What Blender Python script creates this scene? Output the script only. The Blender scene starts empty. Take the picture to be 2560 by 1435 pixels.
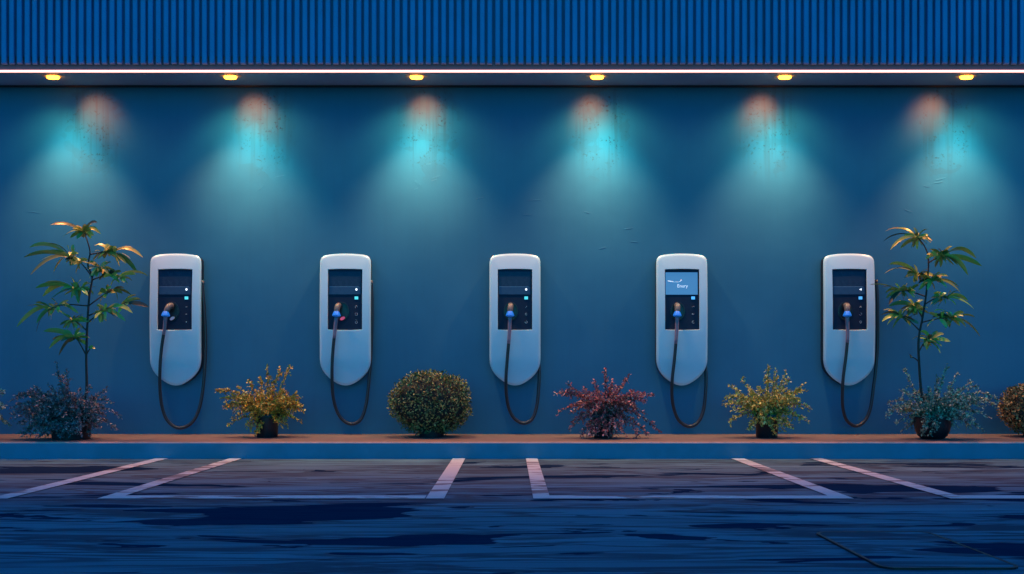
import bpy, bmesh, math, random
from mathutils import Vector, Matrix

# ------------------------------------------------------------------ basics
S = bpy.context.scene
COL = S.collection
F = 2667.0          # focal length in photo pixels
CAM_Z = 0.568       # eye height above the asphalt
CAM_Y = -8.0        # the wall face is the plane y = 0
VX, VY = 1275.0, 933.0


def P(px, py, y=0.0):
    """photo pixel -> world point on the vertical plane at depth y"""
    d = y - CAM_Y
    return Vector(((px - VX) * d / F, y, CAM_Z + (VY - py) * d / F))


def link(o, parent=None):
    COL.objects.link(o)
    if parent is not None:
        o.parent = parent
    return o


def tag(o, label=None, cat=None, group=None, kind=None):
    if label: o['label'] = label
    if cat: o['category'] = cat
    if group: o['group'] = group
    if kind: o['kind'] = kind
    return o


def empty(name, loc, label, cat, group=None):
    o = bpy.data.objects.new(name, None)
    o.empty_display_size = 0.1
    o.location = loc
    link(o)
    return tag(o, label, cat, group)


class MB:
    def __init__(self):
        self.v = []; self.f = []; self.m = []

    def add(self, vs, fs, mat=0):
        b = len(self.v)
        self.v.extend([tuple(x) for x in vs])
        self.f.extend([tuple(i + b for i in f) for f in fs])
        self.m.extend([mat] * len(fs))

    def box(self, x0, x1, y0, y1, z0, z1, mat=0, bev=0.0):
        if bev > 0:
            bm = bmesh.new()
            bmesh.ops.create_cube(bm, size=1.0)
            for v in bm.verts:
                v.co = Vector(((x0 + x1) / 2 + v.co.x * (x1 - x0), (y0 + y1) / 2 + v.co.y * (y1 - y0),
                               (z0 + z1) / 2 + v.co.z * (z1 - z0)))
            bmesh.ops.bevel(bm, geom=bm.edges[:], offset=bev, segments=2, affect='EDGES', profile=0.6)
            self.from_bm(bm, mat); bm.free()
            return
        vs = [(x0, y0, z0), (x1, y0, z0), (x1, y1, z0), (x0, y1, z0), (x0, y0, z1), (x1, y0, z1), (x1, y1, z1), (x0, y1, z1)]
        self.add(vs, [(0, 3, 2, 1), (4, 5, 6, 7), (0, 1, 5, 4), (1, 2, 6, 5), (2, 3, 7, 6), (3, 0, 4, 7)], mat)

    def from_bm(self, bm, mat=0):
        bm.verts.ensure_lookup_table(); bm.verts.index_update()
        self.add([v.co.copy() for v in bm.verts], [[v.index for v in f.verts] for f in bm.faces], mat)

    def tube(self, pts, rad, n=10, mat=0, cap=True):
        pts = [Vector(p) for p in pts]
        if not hasattr(rad, '__len__'): rad = [rad] * len(pts)
        t0 = (pts[1] - pts[0]).normalized()
        up = Vector((0, 0, 1)) if abs(t0.z) < 0.9 else Vector((0, 1, 0))
        nrm = t0.cross(up).normalized()
        b = len(self.v); rings = []
        for i, p in enumerate(pts):
            t = (pts[min(i + 1, len(pts) - 1)] - pts[max(i - 1, 0)])
            t = t.normalized() if t.length > 1e-9 else t0
            nrm = (nrm - t * nrm.dot(t))
            nrm = nrm.normalized() if nrm.length > 1e-6 else t.orthogonal().normalized()
            bi = t.cross(nrm)
            rings.append([p + (nrm * math.cos(a) + bi * math.sin(a)) * rad[i] for a in [2 * math.pi * k / n for k in range(n)]])
        vs = [v for r in rings for v in r]
        fs = []
        for i in range(len(pts) - 1):
            for k in range(n):
                a = i * n + k; c = i * n + (k + 1) % n
                fs.append((a, c, c + n, a + n))
        if cap:
            fs.append(tuple(range(n - 1, -1, -1)))
            e = (len(pts) - 1) * n
            fs.append(tuple(range(e, e + n)))
        self.add(vs, fs, mat)

    def lathe(self, prof, c=(0, 0, 0), n=28, mat=0, sx=1.0, sy=1.0, close=True):
        vs = []; fs = []
        for r, z in prof:
            for k in range(n):
                a = 2 * math.pi * k / n
                vs.append((c[0] + r * math.cos(a) * sx, c[1] + r * math.sin(a) * sy, c[2] + z))
        for i in range(len(prof) - 1):
            for k in range(n):
                a = i * n + k; d = i * n + (k + 1) % n
                fs.append((a, d, d + n, a + n))
        if close:
            fs.append(tuple(range(n - 1, -1, -1)))
            e = (len(prof) - 1) * n
            fs.append(tuple(range(e, e + n)))
        self.add(vs, fs, mat)

    def mesh(self, name, mats, smooth=False, auto=None):
        me = bpy.data.meshes.new(name)
        me.from_pydata(self.v, [], self.f)
        for m in (mats if isinstance(mats, (list, tuple)) else [mats]):
            me.materials.append(m)
        me.polygons.foreach_set('material_index', self.m)
        if smooth or auto:
            me.polygons.foreach_set('use_smooth', [True] * len(me.polygons))
            if auto:
                me.set_sharp_from_angle(angle=math.radians(auto))
        me.update()
        return me

    def build(self, name, mats, parent=None, smooth=False, auto=None, loc=None):
        o = bpy.data.objects.new(name, self.mesh(name, mats, smooth, auto))
        if loc is not None: o.location = loc
        return link(o, parent)


def catmull(pts, n=6):
    pts = [Vector(p) for p in pts]
    out = []
    q = [pts[0] * 2 - pts[1]] + pts + [pts[-1] * 2 - pts[-2]]
    for i in range(1, len(q) - 2):
        a, b, c, d = q[i - 1], q[i], q[i + 1], q[i + 2]
        for k in range(n):
            t = k / n
            out.append(0.5 * ((2 * b) + (c - a) * t + (2 * a - 5 * b + 4 * c - d) * t * t + (3 * b - a - 3 * c + d) * t ** 3))
    out.append(pts[-1])
    return out


# ------------------------------------------------------------------ materials
def new_mat(name):
    m = bpy.data.materials.new(name); m.use_nodes = True
    nt = m.node_tree
    return m, nt, nt.nodes['Principled BSDF']


def N(nt, kind, **kw):
    n = nt.nodes.new(kind)
    for k, v in kw.items(): setattr(n, k, v)
    return n


def noise(nt, vec, scale, detail=4, rough=0.55, dist=0.0):
    n = N(nt, 'ShaderNodeTexNoise')
    n.inputs['Scale'].default_value = scale; n.inputs['Detail'].default_value = detail
    n.inputs['Roughness'].default_value = rough; n.inputs['Distortion'].default_value = dist
    nt.links.new(vec, n.inputs['Vector'])
    return n.outputs['Fac']


def maprange(nt, val, a, b, c=0.0, d=1.0, smooth=True):
    n = N(nt, 'ShaderNodeMapRange')
    n.interpolation_type = 'SMOOTHSTEP' if smooth else 'LINEAR'
    for i, x in zip(('From Min', 'From Max', 'To Min', 'To Max'), (a, b, c, d)):
        n.inputs[i].default_value = x
    nt.links.new(val, n.inputs['Value'])
    return n.outputs['Result']


def math2(nt, op, a, b):
    n = N(nt, 'ShaderNodeMath', operation=op)
    for i, x in enumerate((a, b)):
        if isinstance(x, (int, float)): n.inputs[i].default_value = x
        else: nt.links.new(x, n.inputs[i])
    return n.outputs[0]


def mixc(nt, fac, a, b):
    n = N(nt, 'ShaderNodeMix', data_type='RGBA')
    fi, ai, bi = n.inputs[0], n.inputs[6], n.inputs[7]
    for s, x in ((fi, fac), (ai, a), (bi, b)):
        if isinstance(x, (int, float)): s.default_value = x
        elif isinstance(x, (tuple, list)): s.default_value = (*x[:3], 1)
        else: nt.links.new(x, s)
    return n.outputs[2]


def scaled(nt, sx, sy, sz, src='Object'):
    tc = N(nt, 'ShaderNodeTexCoord'); mp = N(nt, 'ShaderNodeMapping')
    mp.inputs['Scale'].default_value = (sx, sy, sz)
    nt.links.new(tc.outputs[src], mp.inputs['Vector'])
    return mp.outputs['Vector']


def bump(nt, bsdf, h, strength=0.3, dist=0.01):
    b = N(nt, 'ShaderNodeBump')
    b.inputs['Strength'].default_value = strength; b.inputs['Distance'].default_value = dist
    nt.links.new(h, b.inputs['Height']); nt.links.new(b.outputs['Normal'], bsdf.inputs['Normal'])


def simple(name, col, rough=0.5, metal=0.0, vary=0.12, scale=30, emit=None, es=0.0, bumpy=0.0, coat=0.0, spec=0.5):
    m, nt, b = new_mat(name)
    b.inputs['Specular IOR Level'].default_value = spec
    v = scaled(nt, 1, 1, 1)
    f = noise(nt, v, scale, 3)
    dark = tuple(c * (1 - vary) for c in col); lite = tuple(min(1, c * (1 + vary)) for c in col)
    nt.links.new(mixc(nt, maprange(nt, f, 0.3, 0.7), dark, lite), b.inputs['Base Color'])
    nt.links.new(maprange(nt, f, 0.2, 0.8, max(0.02, rough - 0.05), min(1, rough + 0.08)), b.inputs['Roughness'])
    b.inputs['Metallic'].default_value = metal
    b.inputs['Coat Weight'].default_value = coat
    if emit:
        b.inputs['Emission Color'].default_value = (*emit, 1); b.inputs['Emission Strength'].default_value = es
    if bumpy: bump(nt, b, f, bumpy, 0.004)
    return m


def leaf_mat(name, cols, rough=0.42, trans=0.0):
    m, nt, b = new_mat(name)
    g = N(nt, 'ShaderNodeNewGeometry'); r = N(nt, 'ShaderNodeValToRGB')
    r.color_ramp.interpolation = 'LINEAR'
    els = r.color_ramp.elements
    while len(els) < len(cols): els.new(0.5)
    for i, c in enumerate(cols):
        els[i].position = i / (len(cols) - 1); els[i].color = (*c, 1)
    nt.links.new(g.outputs['Random Per Island'], r.inputs['Fac'])
    nt.links.new(r.outputs['Color'], b.inputs['Base Color'])
    b.inputs['Roughness'].default_value = rough
    return m


# lamp positions in the soffit (world x on the soffit at y = -0.27), warm and cool aims on the wall
SOFFIT_Z = 2.722
LAMP_Y = -0.27
LAMPS = [  # lamp px, warm patch px, warm py, cool pool px, cool py, warm gain, cool gain
    (133, 262, 262, 190, 345, 0.75, 0.85),
    (576, 648, 268, 648, 345, 0.95, 1.10),
    (1041, 1066, 262, 1062, 345, 1.00, 1.10),
    (1493, 1474, 266, 1508, 350, 0.95, 1.15),
    (1962, 1893, 276, 1924, 345, 0.90, 1.05),
    (2416, 2312, 262, 2392, 345, 0.80, 0.95)]


def wall_material():
    m, nt, b = new_mat('wall_paint_blue')
    v = scaled(nt, 1, 1, 1)
    big = noise(nt, v, 0.9, 4, 0.6)
    base = mixc(nt, maprange(nt, big, 0.3, 0.7), (0.013, 0.116, 0.208), (0.020, 0.154, 0.258))
    # vertical run marks under the canopy
    vs = scaled(nt, 26, 1, 1.1)
    run = noise(nt, vs, 1.0, 4, 0.6)
    sep = N(nt, 'ShaderNodeSeparateXYZ'); tc = N(nt, 'ShaderNodeTexCoord')
    nt.links.new(tc.outputs['Object'], sep.inputs[0])
    # weathered zones: one under each lamp (grime has soaked in there)
    zone = None
    for L in LAMPS:
        c = P((L[1] + L[3]) / 2 + 8, 318)
        d = N(nt, 'ShaderNodeVectorMath', operation='DISTANCE')
        mp = N(nt, 'ShaderNodeMapping'); mp.inputs['Scale'].default_value = (1.0, 0, 0.62)
        nt.links.new(tc.outputs['Object'], mp.inputs['Vector'])
        nt.links.new(mp.outputs['Vector'], d.inputs[0])
        d.inputs[1].default_value = (c.x, 0, c.z * 0.62)
        k = maprange(nt, d.outputs['Value'], 0.05, 0.32, 1, 0)
        zone = k if zone is None else math2(nt, 'MAXIMUM', zone, k)
    runm = math2(nt, 'MULTIPLY', maprange(nt, run, 0.46, 0.66, 0, 0.62), math2(nt, 'MAXIMUM', zone, 0.07))
    base = mixc(nt, runm, base, (0.022, 0.060, 0.100))
    # chips and specks
    sp = noise(nt, v, 46, 4, 0.65)
    cl = noise(nt, v, 9, 2, 0.5)
    spm = math2(nt, 'MULTIPLY', maprange(nt, sp, 0.555, 0.60), maprange(nt, cl, 0.47, 0.56))
    spm = math2(nt, 'MULTIPLY', spm, maprange(nt, zone, 0.15, 0.7))
    base = mixc(nt, math2(nt, 'MULTIPLY', spm, 0.88), base, (0.018, 0.040, 0.065))
    # lost paint: larger soft-edged patches with a crisp lower edge
    pt = noise(nt, v, 4.6, 3, 0.5, 0.4)
    ptm = math2(nt, 'MULTIPLY', maprange(nt, pt, 0.545, 0.556, 0, 0.36), maprange(nt, zone, 0.0, 0.4, 0.0, 1.0))
    base = mixc(nt, ptm, base, (0.028, 0.09, 0.15))
    nt.links.new(base, b.inputs['Base Color'])
    nt.links.new(maprange(nt, big, 0.2, 0.8, 0.55, 0.75), b.inputs['Roughness'])
    fine = noise(nt, v, 55, 4, 0.6)
    h = math2(nt, 'ADD', math2(nt, 'MULTIPLY', fine, 0.25), math2(nt, 'MULTIPLY', noise(nt, v, 5, 3), 0.6))
    h = math2(nt, 'SUBTRACT', h, math2(nt, 'MULTIPLY', spm, 0.5))
    bump(nt, b, h, 0.22, 0.006)
    return m


def asphalt_material():
    m, nt, b = new_mat('asphalt_damp')
    v1 = scaled(nt, 0.75, 5.2, 1)
    v2 = scaled(nt, 0.30, 1.15, 1)
    v3 = scaled(nt, 1, 1, 1)
    st = noise(nt, v1, 1.0, 5, 0.55, 0.9)
    # thin dark wavy lines: crest lines of the streak field
    cr = math2(nt, 'ABSOLUTE', math2(nt, 'SUBTRACT', st, 0.5), 0)
    line = maprange(nt, cr, 0.012, 0.060, 1, 0)
    keep = maprange(nt, noise(nt, v2, 1.6, 2), 0.34, 0.52)
    line = math2(nt, 'MULTIPLY', line, keep)
    pud = noise(nt, v2, 1.35, 4, 0.5, 0.8)
    pudm = maprange(nt, pud, 0.580, 0.592)
    st2 = noise(nt, scaled(nt, 1.3, 4.6, 1), 1.0, 4, 0.5, 1.2)
    blob = maprange(nt, st2, 0.615, 0.63)
    wet = math2(nt, 'MAXIMUM', pudm, blob)
    grain = noise(nt, v3, 130, 3, 0.7)
    # second, finer family of wavy lines
    stb = noise(nt, scaled(nt, 0.55, 8.5, 1), 1.0, 3, 0.5, 1.3)
    lineb = maprange(nt, math2(nt, 'ABSOLUTE', math2(nt, 'SUBTRACT', stb, 0.47), 0), 0.012, 0.058, 1, 0)
    keepb = maprange(nt, noise(nt, scaled(nt, 0.5, 1.4, 1), 2.0, 2), 0.36, 0.52)
    line = math2(nt, 'MAXIMUM', line, math2(nt, 'MULTIPLY', lineb, keepb))
    tone = maprange(nt, st, 0.30, 0.70)
    dry = mixc(nt, tone, (0.090, 0.245, 0.300), (0.125, 0.330, 0.400))
    dry = mixc(nt, maprange(nt, grain, 0.40, 0.75, 0, 0.25), dry, (0.04, 0.09, 0.12))
    colr = mixc(nt, math2(nt, 'MULTIPLY', line, 0.85), dry, (0.022, 0.045, 0.075))
    colr = mixc(nt, math2(nt, 'MULTIPLY', wet, 0.95), colr, (0.012, 0.036, 0.078))
    nt.links.new(colr, b.inputs['Base Color'])
    r = math2(nt, 'SUBTRACT', 0.66, math2(nt, 'MULTIPLY', wet, 0.36))
    nt.links.new(r, b.inputs['Roughness'])
    nt.links.new(math2(nt, 'SUBTRACT', 0.16, math2(nt, 'MULTIPLY', wet, 0.16)), b.inputs['Specular IOR Level'])
    dryk = math2(nt, 'SUBTRACT', 1.0, math2(nt, 'MULTIPLY', wet, 0.9))
    h = math2(nt, 'ADD', math2(nt, 'MULTIPLY', grain, 0.25), math2(nt, 'MULTIPLY', st, 1.0))
    bump(nt, b, math2(nt, 'MULTIPLY', h, dryk), 0.22, 0.02)
    return m


def marking_material():
    m, nt, b = new_mat('road_paint_worn')
    v = scaled(nt, 2.2, 11, 1)
    f = noise(nt, v, 1.0, 5, 0.6, 0.5)
    big = noise(nt, scaled(nt, 1.1, 1.1, 1), 1.3, 2)
    worn = maprange(nt, math2(nt, 'ADD', f, math2(nt, 'MULTIPLY', big, 0.55)), 0.80, 0.87)
    g = noise(nt, scaled(nt, 1, 1, 1), 120, 3, 0.7)
    paint = mixc(nt, maprange(nt, g, 0.3, 0.75, 0, 0.3), (0.66, 0.86, 0.84), (0.48, 0.68, 0.70))
    nt.links.new(mixc(nt, math2(nt, 'MULTIPLY', worn, 0.9), paint, (0.085, 0.10, 0.13)), b.inputs['Base Color'])
    b.inputs['Roughness'].default_value = 0.55
    bump(nt, b, g, 0.15, 0.003)
    return m


M = {}
M['wall'] = wall_material()
M['asphalt'] = asphalt_material()
M['marking'] = marking_material()
M['kerb_face'] = simple('kerb_paint_blue', (0.06, 0.20, 0.30), 0.6, vary=0.10, scale=6, bumpy=0.08)
M['kerb_top'] = simple('kerb_concrete', (0.205, 0.120, 0.098), 0.65, vary=0.14, scale=14, bumpy=0.15)  # reddish base holds part of the lamps' warm tint
M['kerb_edge'] = simple('kerb_edge_highlight', (0.55, 0.36, 0.30), 0.5, vary=0.12, scale=10)  # pale tone paints the bright lit line onto the chamfer
M['slat'] = simple('cladding_blue', (0.10, 0.24, 0.46), 0.45, vary=0.08, scale=3)
M['slat_back'] = simple('cladding_backing_shaded', (0.035, 0.11, 0.22), 0.6, vary=0.1, scale=3)  # dark tone stands in for shade in the gaps between slats
M['soffit'] = simple('soffit_blue', (0.28, 0.42, 0.55), 0.5, vary=0.06, scale=3)
M['band'] = simple('band_grey', (0.11, 0.085, 0.10), 0.5, vary=0.08, scale=5)
M['led'] = simple('led_diffuser', (0.8, 0.7, 0.65), 0.4, emit=(1.0, 0.36, 0.26), es=4.2)
M['channel'] = simple('led_channel', (0.30, 0.30, 0.32), 0.35, metal=0.6)
M['lens'] = simple('amber_lens', (0.8, 0.6, 0.2), 0.3, emit=(1.0, 0.32, 0.014), es=17.0)
M['halo_bezel'] = simple('lamp_halo_bezel', (0.50, 0.46, 0.42), 0.5)
M['shell'] = simple('charger_shell_white', (0.55, 0.67, 0.72), 0.32, vary=0.02, scale=8)
M['housing'] = simple('charger_housing_black', (0.012, 0.015, 0.024), 0.4, vary=0.1)
M['panel'] = simple('panel_navy', (0.012, 0.020, 0.046), 0.42, vary=0.06, spec=0.12)
M['screen'] = simple('screen_glass', (0.018, 0.038, 0.080), 0.25, vary=0.05, spec=0.12)
M['band_glass'] = simple('status_band_glass', (0.030, 0.075, 0.145), 0.3, vary=0.04, spec=0.12)
M['hairline'] = simple('hairline_blue', (0.12, 0.20, 0.30), 0.4)
M['screen_lit'] = simple('screen_lit_blue', (0.02, 0.05, 0.10), 0.2, emit=(0.10, 0.32, 0.72), es=0.52, vary=0.02)
M['screen_ink'] = simple('screen_white_text', (0.6, 0.7, 0.8), 0.3, emit=(0.62, 0.80, 1.0), es=0.75)
M['led_white'] = simple('indicator_white', (0.8, 0.85, 0.9), 0.3, emit=(0.85, 0.93, 1.0), es=1.0)
M['led_teal'] = simple('indicator_teal', (0.1, 0.5, 0.5), 0.3, emit=(0.07, 0.62, 0.72), es=0.95)
M['led_blue'] = simple('indicator_blue', (0.1, 0.3, 0.6), 0.3, emit=(0.07, 0.42, 0.95), es=0.9)
M['icon'] = simple('icon_print', (0.30, 0.36, 0.42), 0.5)
M['socket'] = simple('socket_black', (0.006, 0.006, 0.010), 0.35)
M['grip'] = simple('connector_grip_grey', (0.15, 0.11, 0.105), 0.38)
M['collar'] = simple('connector_collar_blue', (0.01, 0.16, 0.62), 0.35, emit=(0.005, 0.17, 0.75), es=0.35)  # weak emission added to lift the collar's blue
M['boot'] = simple('connector_boot_mauve', (0.30, 0.17, 0.21), 0.4)
M['cable'] = simple('cable_black_rubber', (0.022, 0.018, 0.022), 0.38)
M['tab_pink'] = simple('release_tab_pink', (0.75, 0.10, 0.20), 0.35, emit=(0.9, 0.08, 0.18), es=0.35)  # weak emission brightens the pink of the tab
M['tab_grey'] = simple('release_tab_grey', (0.50, 0.52, 0.66), 0.35)
M['pot'] = simple('pot_black_plastic', (0.006, 0.007, 0.011), 0.42, vary=0.15)
M['soil'] = simple('potting_soil', (0.030, 0.022, 0.018), 0.9, vary=0.3, scale=80, bumpy=0.6)
M['bark'] = simple('dark_bark', (0.045, 0.032, 0.022), 0.7, vary=0.3, scale=60, bumpy=0.3)
M['stem'] = simple('shrub_stem', (0.060, 0.045, 0.030), 0.7, vary=0.3, scale=60)
M['l_orange'] = leaf_mat('leaf_orange', [(0.09, 0.06, 0.015), (0.60, 0.32, 0.03), (0.88, 0.50, 0.05), (0.36, 0.26, 0.05), (0.78, 0.56, 0.12)])
M['l_gold'] = leaf_mat('leaf_gold', [(0.10, 0.09, 0.02), (0.68, 0.48, 0.06), (0.30, 0.28, 0.06), (0.84, 0.66, 0.14), (0.78, 0.68, 0.28)])
M['l_red'] = leaf_mat('leaf_dark_red', [(0.050, 0.020, 0.030), (0.609, 0.131, 0.131), (0.140, 0.060, 0.080), (0.725, 0.246, 0.232), (0.580, 0.377, 0.290)])
M['l_grey'] = leaf_mat('leaf_grey_mauve', [(0.030, 0.040, 0.050), (0.319, 0.246, 0.246), (0.080, 0.090, 0.110), (0.551, 0.377, 0.348), (0.120, 0.130, 0.130)])
M['l_pale'] = leaf_mat('leaf_pale_green', [(0.040, 0.060, 0.050), (0.435, 0.493, 0.319), (0.100, 0.150, 0.120), (0.667, 0.638, 0.435), (0.232, 0.319, 0.261)])
M['l_box'] = leaf_mat('leaf_box_green', [(0.020, 0.030, 0.012), (0.200, 0.170, 0.050), (0.070, 0.090, 0.025), (0.493, 0.377, 0.116), (0.120, 0.160, 0.030)], 0.5)
M['l_box2'] = leaf_mat('leaf_box_brown', [(0.030, 0.025, 0.015), (0.377, 0.217, 0.072), (0.090, 0.070, 0.030), (0.551, 0.319, 0.116), (0.140, 0.110, 0.040)], 0.5)
M['l_core'] = simple('bush_dark_core', (0.018, 0.018, 0.014), 0.9, vary=0.4, scale=40)  # solid dark core added so the bush is not see-through
M['l_sap'] = leaf_mat('leaf_long_yellow_green', [(0.02, 0.05, 0.03), (0.66, 0.66, 0.10), (0.08, 0.18, 0.04), (0.72, 0.52, 0.12), (0.28, 0.42, 0.06), (0.02, 0.03, 0.03), (0.74, 0.70, 0.16), (0.10, 0.22, 0.06), (0.62, 0.60, 0.10), (0.05, 0.10, 0.04)], 0.35)
M['cover'] = M['asphalt']

# ------------------------------------------------------------------ ground, kerb, markings
KF = -0.92           # kerb front
KT = 0.112           # kerb top height
g = MB()
g.add([(-120, -160, 0), (120, -160, 0), (120, 60, 0), (-120, 60, 0)], [(0, 1, 2, 3)])
tag(g.build('ground', M['asphalt']), 'damp dark blue asphalt of the parking area with streaks and puddles', kind='structure')

k = MB()
HX = 11.0
ch = 0.010
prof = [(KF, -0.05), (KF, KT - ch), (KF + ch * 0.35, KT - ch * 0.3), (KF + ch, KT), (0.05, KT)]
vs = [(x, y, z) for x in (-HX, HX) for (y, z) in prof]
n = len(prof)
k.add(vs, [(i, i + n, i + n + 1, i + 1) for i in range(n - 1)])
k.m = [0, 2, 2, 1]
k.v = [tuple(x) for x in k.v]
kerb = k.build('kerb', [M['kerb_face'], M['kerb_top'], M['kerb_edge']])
tag(kerb, 'raised kerb with blue painted face and pale concrete top along the wall', kind='structure')


def at_ground(px, py):
    d = CAM_Z * F / (py - VY)
    return (px - VX) * d / F, CAM_Y + d


def marking(name, rects, label):
    mb = MB()
    for (x0, x1, y0, y1) in rects:
        nx = max(1, int((x1 - x0) / 0.2)); ny = max(1, int((y1 - y0) / 0.2))
        mb.add([(x0, y0, 0.004), (x1, y0, 0.004), (x1, y1, 0.004), (x0, y1, 0.004)], [(0, 1, 2, 3)])
    o = mb.build(name, M['marking'])
    return tag(o, label, kind='structure')


YF0, YF1 = -3.195, -3.075
W = 0.085
marking('parking_marking', [(-1.86, -1.775, YF1, KF - 0.004), (-0.38, -0.297, YF0, KF - 0.004), (-1.86, -0.385, YF0, YF1)],
        'worn white bay lines left of the middle')
marking('parking_marking', [(0.105, 0.182, YF1, KF - 0.004), (1.465, 1.55, YF1, KF - 0.004), (0.105, 1.55, YF0, YF1)],
        'worn white bay lines right of the middle')
marking('parking_marking', [(-2.35, -2.265, YF1, KF - 0.004), (-4.1, -2.265, YF0, YF1), (-4.1, -4.015, YF1, KF - 0.004)],
        'worn white bay lines at the left edge')
marking('parking_marking', [(1.985, 2.07, YF1, KF - 0.004), (1.985, 3.75, YF0, YF1), (3.665, 3.75, YF1, KF - 0.004)],
        'worn white bay lines at the right edge')

# inspection cover let into the asphalt: a thin lid with rounded corners inside a dark joint
a0 = at_ground(2036, 1333); a1 = at_ground(2300, 1333); b0 = at_ground(2226, 1425)
cx0, cx1 = a0[0] - 0.005, a1[0] + 0.03
cy1, cy0 = a0[1], b0[1]


def rrect(x0, x1, y0, y1, r, z, n=5):
    out = []
    for cx, cy, s in ((x1 - r, y1 - r, 0), (x0 + r, y1 - r, 90), (x0 + r, y0 + r, 180), (x1 - r, y0 + r, 270)):
        for i in range(n + 1):
            t = math.radians(s + 90 * i / n)
            out.append((cx + r * math.cos(t), cy + r * math.sin(t), z))
    return out


cov = empty('inspection_cover', (0, 0, 0), 'flat rectangular inspection cover outlined by a dark joint in the asphalt', 'ground cover')
mb = MB()
o_ = rrect(cx0, cx1, cy0, cy1, 0.05, 0.0062); i_ = rrect(cx0 + 0.010, cx1 - 0.010, cy0 + 0.011, cy1 - 0.011, 0.042, 0.0062)
lo = [(x, y, 0.0002) for x, y, z in o_]; li = [(x, y, 0.0045) for x, y, z in i_]
n = len(o_)
mb.add(lo + o_ + i_ + li, [(j * n + i, j * n + (i + 1) % n, (j + 1) * n + (i + 1) % n, (j + 1) * n + i) for j in range(3) for i in range(n)])
mb.build('frame', M['socket'], cov)
mb = MB()
t = rrect(cx0 + 0.0105, cx1 - 0.0105, cy0 + 0.0115, cy1 - 0.0115, 0.0415, 0.0055)
bt = rrect(cx0 + 0.0105, cx1 - 0.0105, cy0 + 0.0115, cy1 - 0.0115, 0.0415, 0.0015)
mb.add(bt + t, [tuple(range(n, 2 * n))] + [(i, (i + 1) % n, n + (i + 1) % n, n + i) for i in range(n)])
mb.build('lid', M['cover'], cov)

# ------------------------------------------------------------------ wall
mb = MB()
mb.box(-HX, HX, 0.0, 0.30, -0.04, 4.9)
rnd = random.Random(5)


def flake(px, py, w, h, rot):
    """a lifted piece of paint: thin irregular raised plate on the wall"""
    c = P(px, py, 0)
    k = 9; sc = 0.003
    pts = []
    for i in range(k):
        a = 2 * math.pi * i / k
        r = rnd.uniform(0.6, 1.0)
        x, z = w * sc * r * math.cos(a), h * sc * r * math.sin(a)
        x, z = x * math.cos(rot) - z * math.sin(rot), x * math.sin(rot) + z * math.cos(rot)
        pts.append((c.x + x, z + c.z))
    lift = [-0.0004 - 0.0010 * (i > k // 2) for i in range(k)]
    top = [(x, l, z) for (x, z), l in zip(pts, lift)]
    bot = [(x, -0.0002, z) for (x, z) in pts]
    mb.add(bot + top + [(c.x, -0.0009, c.z)], [(k + i, k + (i + 1) % k, 2 * k) for i in range(k)] + [(i, (i + 1) % k, k + (i + 1) % k, k + i) for i in range(k)])


for a in [(1046, 456, 11, 8, -.5), (1040, 472, 6, 2, .4), (1072, 410, 9, 3, .1), (1090, 442, 14, 3, .35), (1086, 450, 10, 1.6, .35),
          (2331, 412, 7, 4, .3), (2318, 462, 11, 8, .4), (2350, 447, 17, 3, .25), (2345, 456, 12, 2, .2), (1570, 571, 13, 2, .15),
          (1585, 604, 16, 1.8, -.15), (1508, 619, 13, 2.5, .25), (1318, 536, 16, 1.4, 0), (1335, 500, 20, 1.8, .1), (398, 445, 9, 2, -.2),
          (650, 470, 12, 2, .8), (88, 530, 22, 2.2, -.1), (2272, 527, 13, 2, -.35), (1674, 444, 9, 1.6, -.15), (700, 440, 14, 1.5, .2),
          (1200, 495, 12, 1.5, .2), (1468, 531, 9, 1.5, -.2)]:
    flake(*a)
wall = mb.build('wall', M['wall'])
tag(wall, 'long weathered blue painted wall behind the chargers', 'wall')

# ------------------------------------------------------------------ canopy (fascia, soffit, slatted cladding)
can = empty('canopy', (0, 0, SOFFIT_Z), 'blue slatted canopy fascia running along the top of the wall', 'canopy')
FY = -0.341
dz = SOFFIT_Z
mb = MB(); mb.box(-HX, HX, FY + 0.0121, -0.006, 0.0, 0.05, bev=0.001)
mb.build('soffit', M['soffit'], can)
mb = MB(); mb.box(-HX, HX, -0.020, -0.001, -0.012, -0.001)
mb.build('dark_corner_strip', M['housing'], can)  # black strip added as the dark line where soffit meets wall
mb = MB(); mb.box(-HX, HX, FY, FY + 0.012, -0.001, 0.12, bev=0.002)
mb.build('fascia_band', M['band'], can)
mb = MB()
zb = 0.060
pitch = 0.0552; sw = 0.035; sd = 0.030
mb.box(-HX, HX, FY - 0.004, FY + 0.04, 0.1205, 1.60, mat=1)
nsl = int(2 * HX / pitch)
rnd = random.Random(2)
for i in range(nsl):
    x = -HX + 0.02 + i * pitch + rnd.uniform(-0.0012, 0.0012)
    w_ = sw + rnd.uniform(-0.0015, 0.0015)
    z0 = zb + rnd.uniform(-0.0015, 0.0015); y1 = FY - 0.0045; y0 = FY - sd - rnd.uniform(0, 0.0015)
    c = 0.004
    # slat with chamfered vertical edges and eased foot
    ring = [(x, y1), (x, y0 + c), (x + c, y0), (x + w_ - c, y0), (x + w_, y0 + c), (x + w_, y1)]
    vs = []
    for z, s in ((z0, 0.006), (z0 + 0.006, 0.0), (1.60, 0.0)):
        vs += [(a, min(b + s, y1), z) for a, b in ring]
    fs = []
    for r in range(2):
        for q in range(5):
            fs.append((r * 6 + q, r * 6 + q + 1, r * 6 + 7 + q, r * 6 + 6 + q))
    fs.append((5, 4, 3, 2, 1, 0)); fs.append(tuple(range(12, 18)))
    mb.add(vs, fs)
mb.build('slat_cladding', [M['slat'], M['slat_back']], can)
mb = MB(); mb.box(-HX, HX, FY - 0.045, 0.0, 1.601, 1.66, bev=0.004)
mb.build('coping', M['band'], can)

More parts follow.
